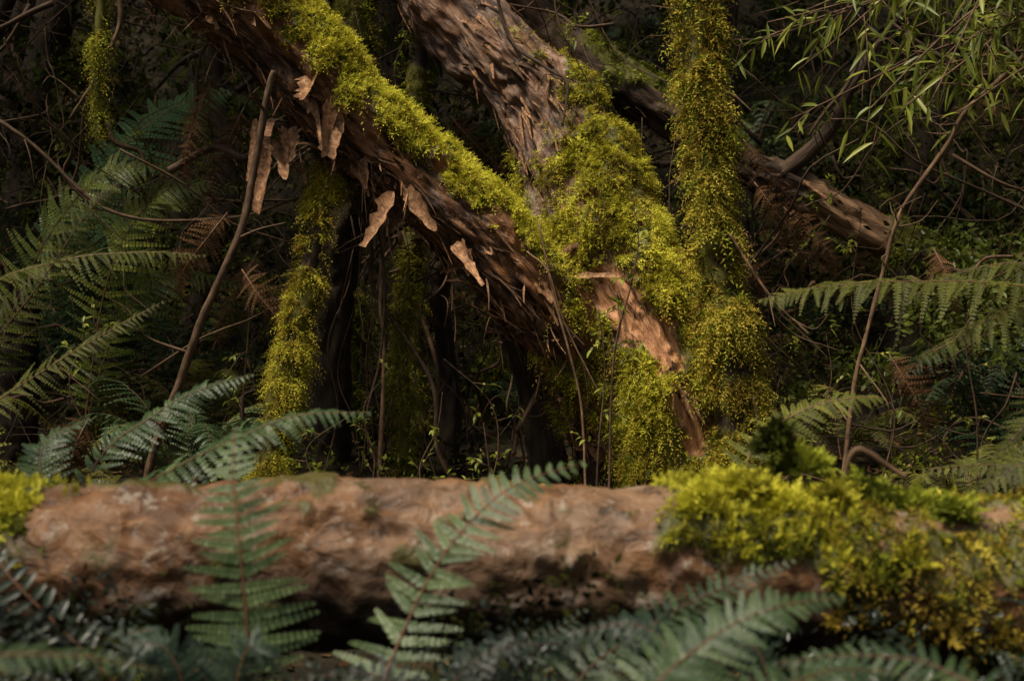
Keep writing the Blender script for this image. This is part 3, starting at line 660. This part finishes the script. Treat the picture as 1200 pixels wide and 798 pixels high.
branch('dead_branch', [(1.9, 4.4, 2.05, .008), (1.544, 4.4, 1.69, .008), (1.40, 4.38, 1.56, .007), (1.346, 4.4, 1.455, .007), (1.214, 4.4, 1.27, .006), (1.18, 4.38, 1.20, .006), (1.16, 4.4, 1.11, .007), (1.10, 4.4, .88, .007), (1.056, 4.4, .69, .007), (1.0, 4.4, .2, .008)], twigs=12, tint=.7)
branch('dead_branch', [(-.77, 4.6, 1.72, .010), (-.787, 4.6, 1.66, .011), (-.84, 4.62, 1.40, .012), (-.88, 4.6, 1.2, .012), (-.994, 4.58, .93, .013), (-1.08, 4.6, .7, .015), (-1.16, 4.6, .488, .015), (-1.22, 4.6, .2, .017)], twigs=6, tint=.35)
branch('dead_branch', [(-.45, 5.0, 1.25, .008), (-.46, 4.98, 1.0, .008), (-.45, 5, .8, .007), (-.47, 5, .3, .009)], tint=.9)
branch('dead_branch', [(.09, 4.8, 1.25, .003), (.14, 4.78, 1.0, .004), (.19, 4.78, .82, .004), (.235, 4.8, .62, .004), (.25, 4.8, .3, .005)], tint=1., lump=0)
branch('dead_branch', [(.05, 4.8, 1.15, .003), (.12, 4.76, 1.08, .003), (.18, 4.78, .9, .003), (.30, 4.8, .66, .003)], tint=1., lump=0)
branch('dead_branch', [(-.1, 5.3, 2.4, .006), (-.02, 5.3, 2.0, .006), (.12, 5.2, 1.85, .006), (.20, 5.15, 1.78, .005), (.18, 5.1, 1.62, .004)], twigs=4, tint=.1, tl=.1)
branch('dead_branch', [(.72, 4.7, 1.2, .004), (.85, 4.7, 1.0, .004), (.98, 4.7, .87, .004)], twigs=4, tint=.8, tl=.12)
branch('dead_branch', [(-1.45, 4.5, 2.4, .012), (-1.25, 4.5, 1.95, .009), (-1.28, 4.5, 1.75, .006), (-1.40, 4.5, 1.55, .004)], twigs=6, tint=.5)
branch('dead_branch', [(-2.0, 5, 1.75, .008), (-1.7, 5, 1.55, .007), (-1.4, 5, 1.3, .006), (-1.0, 5, 1.28, .005), (-.75, 5, 1.35, .004)], twigs=8, tint=.3)
branch('dead_branch', [(.55, 2.6, .53, .006), (.60, 2.6, .58, .007), (.63, 2.6, .65, .006), (.72, 2.6, .60, .004)], tint=.6)

def tangle():
    g = Geo()
    S = spline([(.21, 5.15, .80), (-.12, 5.06, 1.15), (-.38, 5.0, 1.37), (-.60, 5.0, 1.55), (-.85, 5.0, 1.75)], 100)
    for _ in range(60):
        p = S[rng.integers(0, 100)] + rng.normal(0, .05, 3) + [0, rng.uniform(0, .9), 0]
        x1 = p[0] + rng.normal(.02, .22); y1 = p[1] + rng.normal(0, .1)
        zb = float(gz(x1, y1)); r = rng.choice([.002, .003, .005, .009, .015], p=[.3, .3, .2, .15, .05])
        if rng.random() < .45: zb = p[2] - rng.uniform(.15, .5)
        pts = [(*p, r)]
        for t in (.2, .4, .6, .8):
            q = p + (np.array([x1, y1, zb]) - p) * t + rng.normal(0, .035, 3); pts.append((*q, r * rng.uniform(.7, 1.1)))
        pts.append((x1, y1, zb, r))
        tube(g, pts, n=30, sides=5, tint=rng.uniform(0, .7))
    for _ in range(1050):
        y = rng.uniform(4.9, 9.5); x = rng.uniform(-.43, .43) * y; z = rng.uniform(.2, .85 + .26 * y)
        if y < 5.6 and -.5 < x < .9: continue
        p = np.array([x, y, z]); d = nrm(rng.normal(0, 1, 3) * [1, .5, 1.2]); l = rng.uniform(.2, 1.2)
        r = rng.choice([.002, .004, .007, .011], p=[.4, .38, .18, .04])
        pts = [(*(p + d * l * (t - .5) + rng.normal(0, .05 * l, 3) + UP * .15 * l * (t - .5) ** 2), r * (1.1 - .6 * t)) for t in (0, .2, .4, .6, .8, 1)]
        tube(g, pts, n=16, sides=4, tint=rng.uniform(0, .6))
    g.build('twig_tangle', [M_twig])
    h = Geo()
    for _ in range(60):
        y = rng.uniform(5.3, 8); x = rng.uniform(-.42, .42) * y; z = rng.uniform(.9, .85 + .25 * y); l = rng.uniform(.25, .9)
        pts = [(x + rng.normal(0, .03), y, z - l * t, .003) for t in (0, .3, .6, 1)]
        d = tube(h, pts, n=12, sides=4, mat=1, tint=.2)
        P, N = scatter(d, int(160 * l), 1, np.ones(len(d['V'])))
        sprigs(h, P, N, .04, K=5, w=.5, grav=1.2, spread=.6, tb=-.2)
    h.build('hanging_moss', [M_mossg, M_twig])
tangle()

def aerial():
    g = Geo()
    tube(g, [(-.74, 5.55, .15, .11), (-.72, 5.55, .5, .08), (-.69, 5.5, .95, .07), (-.62, 5.4, 1.35, .07), (-.5, 5.3, 1.55, .05)], n=120, sides=28, amp=.03, fr=30, fs=4)
    tube(g, [(.16, 5.4, .15, .09), (.1, 5.4, .6, .06), (-.02, 5.3, .95, .05), (-.1, 5.2, 1.15, .04)], n=80, sides=20, amp=.02, fr=30, fs=4)
    tube(g, [(-.3, 5.6, .15, .06), (-.24, 5.6, .6, .04), (-.28, 5.5, 1.0, .035), (-.25, 5.4, 1.25, .03)], n=80, sides=16, amp=.02, fr=30, fs=4)
    tube(g, [(.36, 5.2, .2, .07), (.27, 5.15, .55, .05), (.18, 5.1, .8, .05)], n=60, sides=20, amp=.02, fr=30, fs=4)
    g.build('aerial_roots', [M_dark])
aerial()

# ------------------------------------------------------------------ shrub upper right
def shrub():
    g = Geo()
    tube(g, [(2.0, 4.5, .2, .03), (1.95, 4.5, 1.0, .027), (1.9, 4.4, 1.8, .022), (1.85, 4.4, 2.6, .015)], n=50, sides=10, mat=1, tint=.3)
    def leafy(S, T, k):
        n = len(k); P = S[k]; sd = np.where(np.arange(n) % 2, 1, -1)[:, None]
        D = nrm(T[k] * .6 + np.cross(T[k], [0, -1, 0]) * sd * .8 + rng.normal(0, .4, (n, 3)) + UP * rng.uniform(-.5, .2, (n, 1)))
        W = nrm(np.cross(D, nrm(rng.normal(0, .7, (n, 3)) + np.array([0, -.8, .6]))))
        leaf8(g, P, D, W, rng.uniform(.05, .1, n), rng.uniform(.011, .017, n), rng.uniform(.2, 1, n), mat=0, droop=.25)
    for i in range(30):
        z0 = rng.uniform(1.7, 2.6); p0 = np.array([1.9, 4.4, z0])
        e = np.array([rng.uniform(.75, 1.65), rng.uniform(3.9, 4.9), rng.uniform(1.42, 2.0)])
        md = (p0 + e) / 2 + rng.normal(0, .07, 3) + [0, 0, rng.uniform(.05, .2)]
        path = [(*p0, .006), (*md, .004), (*e, .002)]
        tube(g, path, n=20, sides=5, mat=1, tint=.6)
        S = spline([q[:3] for q in path], 60); T, _, _ = frames(S)
        leafy(S, T, np.linspace(25, 59, 9).astype(int))
        for _ in range(3):
            k = rng.integers(22, 56); p = S[k]; d = nrm(T[k] * .5 + rng.normal(0, .8, 3) * [1, .6, 1] - UP * .2); l = rng.uniform(.1, .28)
            sp = [p, p + d * l * .5 + UP * .01, p + d * l - UP * .02]
            tube(g, [(*sp[0], .0022), (*sp[1], .0018), (*sp[2], .001)], n=10, sides=4, mat=1, tint=.6)
            S2 = spline(sp, 40); T2, _, _ = frames(S2); leafy(S2, T2, np.linspace(8, 39, 7).astype(int))
    g.build('narrow_leaved_shrub', [M_leaf, M_twig])
shrub()

def sapling(name, path, leaves, size, mat=None):
    g = Geo(); tube(g, path, n=40, sides=6, mat=1, tint=.4)
    S = spline([q[:3] for q in path], 60)
    for _ in range(leaves // 5):
        k = rng.integers(8, 60); p = S[k]; d = nrm(rng.normal(0, 1, 3) * [1, .7, .5] + UP * .3); l = rng.uniform(.03, .12)
        e = p + d * l
        tube(g, [(*p, .0015), (*((p + e) / 2), .0012), (*e, .0008)], n=5, sides=4, mat=1)
        P = p + (e - p) * np.linspace(.4, 1, 5)[:, None]
        D = nrm(d + rng.normal(0, .7, (5, 3))); W = nrm(np.cross(D, UP + rng.normal(0, .4, (5, 3))))
        leaf8(g, P, D, W, size * rng.uniform(.6, 1.3, 5), size * .45, rng.uniform(.3, 1, 5), droop=.2)
    g.build(name, [mat or M_leaf, M_twig])
sapling('sapling', [(.31, 4.6, .25, .005), (.317, 4.6, .46, .005), (.32, 4.6, .65, .004), (.337, 4.6, .847, .004), (.39, 4.6, 1.05, .003), (.41, 4.6, 1.2, .002), (.38, 4.6, 1.32, .0015)], 60, .035)
sapling('sapling', [(.27, 4.62, .25, .004), (.28, 4.6, .5, .004), (.30, 4.6, .75, .003), (.28, 4.6, .95, .002)], 40, .028)
sapling('sapling', [(.2, 5.0, 2.4, .004), (.15, 5.0, 2.05, .004), (.22, 5.0, 1.85, .003), (.30, 5.0, 1.7, .002)], 60, .028)
sapling('sapling', [(-.05, 4.0, .25, .003), (-.06, 4.0, .45, .003), (-.08, 4.0, .62, .002)], 30, .025)
sapling('sapling', [(.62, 3.3, .25, .003), (.60, 3.3, .5, .003), (.56, 3.3, .72, .002)], 30, .03, mat=M_ferny)
for (x, y, h) in ((-.5, 4.9, .5), (-.25, 4.7, .4), (-.1, 4.9, .5), (-.6, 4.5, .4), (1.0, 4.7, .6), (1.25, 4.9, .9), (.95, 5.1, 1.0), (-1.3, 4.4, .7), (-1.0, 5.2, 1.0), (1.5, 4.6, .9)):
    z0 = float(gz(x, y))
    sapling('sapling', [(x, y, z0, .003), (x + rng.normal(0, .03), y, z0 + h * .35, .003), (x + rng.normal(0, .06), y, z0 + h * .7, .002), (x + rng.normal(0, .1), y, z0 + h, .001)], int(60 * h), .028)

# ------------------------------------------------------------------ background trees
def bg_tree(x, y, r, lean, h):
    g = Geo(); z0 = float(gz(x, y)) - .1; lx, ly = lean
    path = [(x, y, z0, r * 1.2), (x + lx * .2 + rng.normal(0, .08), y, z0 + h * .18, r), (x + lx * .35 + rng.normal(0, .12), y + ly * .3, z0 + h * .35, r * .95), (x + lx * .6 + rng.normal(0, .15), y + ly * .6, z0 + h * .6, r * .85), (x + lx, y + ly, z0 + h, r * .4)]
    tube(g, path, n=80, sides=12, amp=r * .3, fr=20, fs=3, lump=r * .2, seed=int(rng.integers(99)), mat=0)
    S = spline(path, 40)
    for _ in range(5):
        k = rng.integers(10, 39); p = S[k, :3]; d = nrm(rng.normal(0, 1, 3) * [1, 1, .3] + UP * .3); l = rng.uniform(.8, 1.8)
        tube(g, [(*p, S[k, 3] * .4), (*(p + d * l * .5 + UP * .05), S[k, 3] * .25), (*(p + d * l), .01)], n=12, sides=6)
        clump(g, p + d * l, (.8, .8, .5), 100, .15, mat=1)
    clump(g, S[-1, :3], (1.1, 1.1, .8), 300, .17, mat=1)
    g.build('forest_tree', [M_dark, M_leafc])
for a in ((-2.75, 6.6, .15, (-.1, 0), 6), (-1.9, 7.8, .06, (1.2, 0), 6), (-.45, 8.2, .08, (-.9, 0), 6), (.72, 7.8, .06, (1.0, 0), 6),
          (1.35, 7.6, .07, (-.8, 0), 6), (2.3, 8.4, .10, (.7, 0), 6), (3.6, 9, .16, (-.4, 0), 7), (-3.2, 9.2, .12, (.8, 0), 7),
          (-.9, 10.8, .12, (.9, 0), 7), (1.6, 11.5, .12, (-1.3, 0), 7), (-3.9, 11, .2, (.5, 0), 7), (4.3, 12, .2, (-.5, 0), 7),
          (.3, 13, .15, (.8, 0), 7), (-5, 7, .2, (0, 0), 7), (5, 8, .2, (0, 0), 7), (-4.5, 4, .15, (0, 0), 6.5), (4.6, 4.5, .15, (0, 0), 6.5), (-4, .5, .2, (0, 0), 6.5), (4.2, 0, .2, (0, 0), 6.5),
          (-2.5, -4, .2, (0, 0), 6.5), (2.2, -4.5, .2, (0, 0), 6.5)):
    bg_tree(*a)

def add_shade_canopy():  # unseen foliage added to darken the background, with a gap shaped for light
    g = Geo()
    n = 29000
    P = np.stack([rng.uniform(-15, 15, n), rng.uniform(-12, 22, n), rng.uniform(5.6, 8.2, n)], 1)
    P[:, 2] += .35 * np.clip(P[:, 1] - 9, 0, 20)
    dx = (P[:, 0] + 1.1) / 3.1; dy = (P[:, 1] - 2.3) / 2.6
    keep = (np.sqrt(dx * dx + dy * dy) + (fbm(P * .9, 91) - .5) * .8 > 1) & (fbm(P * .7, 92) > .30)
    P = P[keep]; n = len(P)
    D = nrm(rng.normal(0, 1, (n, 3)) * [1, 1, .5]); S = nrm(np.cross(D, UP + rng.normal(0, .5, (n, 3))))
    L = rng.uniform(.25, .5, n); leaf4(g, P, D, S, L, L * .5, rng.uniform(0, 1, n), cup=.1)
    g.build('shade_canopy', [M_leafc])
add_shade_canopy()

def understorey():
    g = Geo()
    for _ in range(500):
        y = rng.uniform(5.9, 13); x = rng.uniform(-.5, .5) * y; z0 = float(gz(x, y))
        h = rng.uniform(0, max(.3, .85 + .27 * y - z0)) * rng.random() ** .4
        s = rng.uniform(.15, .45)
        c = rng.random()
        clump(g, (x, y, z0 + h), (s, s, s * .6), int(60 + 170 * s), rng.uniform(.025, .065) * (y / 8), mat=0 if c < .62 else 1, tlo=0, thi=rng.uniform(.4, 1) if c < .62 else .8)
    for (x, y, z, s) in ((1.75, 5.7, 1.22, .16), (1.95, 5.7, 1.18, .18), (2.1, 5.6, 1.1, .2), (1.85, 5.6, 1.02, .2), (1.65, 5.6, 1.05, .14), (1.6, 5.4, .9, .15), (1.9, 5.3, .85, .2), (1.35, 5.4, .75, .13), (1.1, 5.3, .6, .12)):
        clump(g, (x, y, z), (s, s, s * .7), int(1500 * s), .035, mat=2, tlo=0, thi=.5)
    g.build('understorey_foliage', [M_leafd, M_leafc, M_leaf])
    g = Geo()
    n = 7000; X = rng.uniform(-4, 4, n); Y = rng.uniform(2.8, 9, n); P = np.stack([X, Y, gz(X, Y) + rng.uniform(.0, .03, n)], 1)
    D = nrm(rng.normal(0, 1, (n, 3)) * [1, 1, .25]); S = nrm(np.cross(D, UP + rng.normal(0, .35, (n, 3)))); L = rng.uniform(.025, .07, n)
    leaf4(g, P, D, S, L, L * .5, rng.random(n), cup=.2)
    g.build('leaf_litter', [M_litter])
    g = Geo()
    for _ in range(280):
        y = rng.uniform(2.9, 7.5); x = rng.uniform(-.5, .5) * y; z0 = float(gz(x, y)); s = rng.uniform(.05, .16)
        clump(g, (x, y, z0 + s * .5), (s, s, s * .9), int(60 + 400 * s), rng.uniform(.015, .035), mat=int(rng.random() < .4), tlo=0, thi=.8)
    for _ in range(230):
        y = rng.uniform(1.9, 2.33); x = rng.uniform(-.45, .45) * y; z0 = float(gz(x, y)); s = rng.uniform(.04, .09)
        top = .2 + .12 * float(vnoise(np.array([x * 5, 0, 0.]), 5)) + (.1 if (-.1 < x < .3 or x < -.55) else 0)
        clump(g, (x, y, z0 + rng.uniform(.02, top)), (s, s, s * .9), int(40 + 420 * s), rng.uniform(.010, .024), mat=0 if rng.random() < .5 else 2, tlo=0, thi=.6)
    g.build('ground_cover', [M_leafd, M_mossg, M_gloss])
understorey()

# ------------------------------------------------------------------ fern plants (instances)
def fern_mesh(nf, L, mat):
    g = Geo()
    for i in range(nf):
        a = 2 * math.pi * i / nf + rng.uniform(-.3, .3); l = L * rng.uniform(.75, 1.15); hh = l * rng.uniform(.35, .75)
        d = np.array([math.cos(a), math.sin(a), 0])
        c = [d * .02, d * l * .3 + UP * hh * .75, d * l * .65 + UP * hh, d * l + UP * hh * rng.uniform(.45, .85)]
        frond(g, c, up=UP + d * .2, n=28, plen=l * .2, K=8, pw=.11, droop=.35, tint=rng.uniform(.1, .8), start=.12, r=.004, jit=.14)
    return g.mesh('fern_plant', [mat, M_stem])
FM = [fern_mesh(9, .75, M_fernt), fern_mesh(8, .7, M_ferny), fern_mesh(9, .8, M_fern), fern_mesh(7, .6, M_fernb), fern_mesh(8, .8, M_fernt)]
def put_fern(x, y, k, s=1., dz=0., rz=None):
    o = bpy.data.objects.new('fern_plant', FM[k]); bpy.context.scene.collection.objects.link(o)
    o.location = (x, y, float(gz(x, y)) + dz); o.scale = (s, s, s)
    o.rotation_euler = (rng.uniform(-.2, .2), rng.uniform(-.2, .2), rng.uniform(0, 6.28) if rz is None else rz)
for a in ((-2.1, 4.8, 1, .8), (-1.6, 4.4, 1, .7), (-2.4, 5.6, 2, .8), (-1.3, 6.2, 1, .8), (-1.9, 6.9, 4, 1.1), (-2.7, 7.4, 0, 1.2), (-.2, 6.9, 0, .7), (.1, 6.3, 4, .5), (.8, 6.6, 3, .8), (1.3, 5.6, 1, .6), (1.9, 5.4, 4, .8),
          (1.5, 4.6, 1, .5), (2.2, 6.3, 2, .9), (1.1, 7.2, 3, .8), (2.8, 7.2, 1, 1.2), (-.9, 7.8, 1, 1.1), (.4, 8.6, 3, 1.1), (1.8, 8.8, 0, 1.2), (-1.9, 8.8, 1, 1.2), (-3.2, 9.3, 4, 1.3), (3.1, 9.6, 4, 1.3), (-.6, 10.5, 0, 1.5),
          (-1.1, 4.3, 1, .5), (-1.35, 3.9, 3, .45), (-1.0, 3.7, 1, .35), (-1.2, 5.2, 2, .7), (1.4, 3.9, 0, .45), (-1.5, 3.4, 2, .45), (1.5, 3.2, 4, .4)):
    put_fern(*a)
for _ in range(30):
    y = rng.uniform(8, 14); put_fern(rng.uniform(-.5, .5) * y, y, int(rng.integers(0, 5)), rng.uniform(.8, 1.6))

# ------------------------------------------------------------------ light, world, camera
to_sun = nrm(np.array([-.34, -.28, .90]))
el = math.asin(to_sun[2]); az = math.atan2(to_sun[0], to_sun[1])
w = bpy.data.worlds.new("World"); bpy.context.scene.world = w; w.use_nodes = True
nt = w.node_tree; nt.nodes.clear()
sk = nt.nodes.new('ShaderNodeTexSky'); sk.sky_type = 'NISHITA'; sk.sun_disc = False
sk.sun_elevation = el; sk.sun_rotation = az; sk.dust_density = 6; sk.air_density = 1
hs = nt.nodes.new('ShaderNodeHueSaturation'); hs.inputs['Saturation'].default_value = .3
bgn = nt.nodes.new('ShaderNodeBackground'); bgn.inputs['Strength'].default_value = .12
out = nt.nodes.new('ShaderNodeOutputWorld')
nt.links.new(sk.outputs[0], hs.inputs['Color']); nt.links.new(hs.outputs[0], bgn.inputs[0]); nt.links.new(bgn.outputs[0], out.inputs[0])
sl = bpy.data.lights.new('sun', 'SUN'); sl.energy = 5.0; sl.angle = math.radians(10); sl.color = (1, .87, .68)
so = bpy.data.objects.new('sun', sl); bpy.context.scene.collection.objects.link(so)
from mathutils import Vector
so.rotation_euler = Vector(tuple(to_sun)).to_track_quat('Z', 'Y').to_euler()

cam = bpy.data.cameras.new('camera'); co = bpy.data.objects.new('camera', cam); bpy.context.scene.collection.objects.link(co)
co.location = (0, 0, .85); co.rotation_euler = (math.radians(90), 0, 0)
cam.lens = 50; cam.sensor_width = 36; cam.clip_end = 500; cam.clip_start = .05
cam.dof.use_dof = True; cam.dof.focus_distance = 4.8; cam.dof.aperture_fstop = 3.8
bpy.context.scene.camera = co
vs = bpy.context.scene.view_settings; vs.view_transform = 'Standard'; vs.look = 'None'; vs.exposure = 0
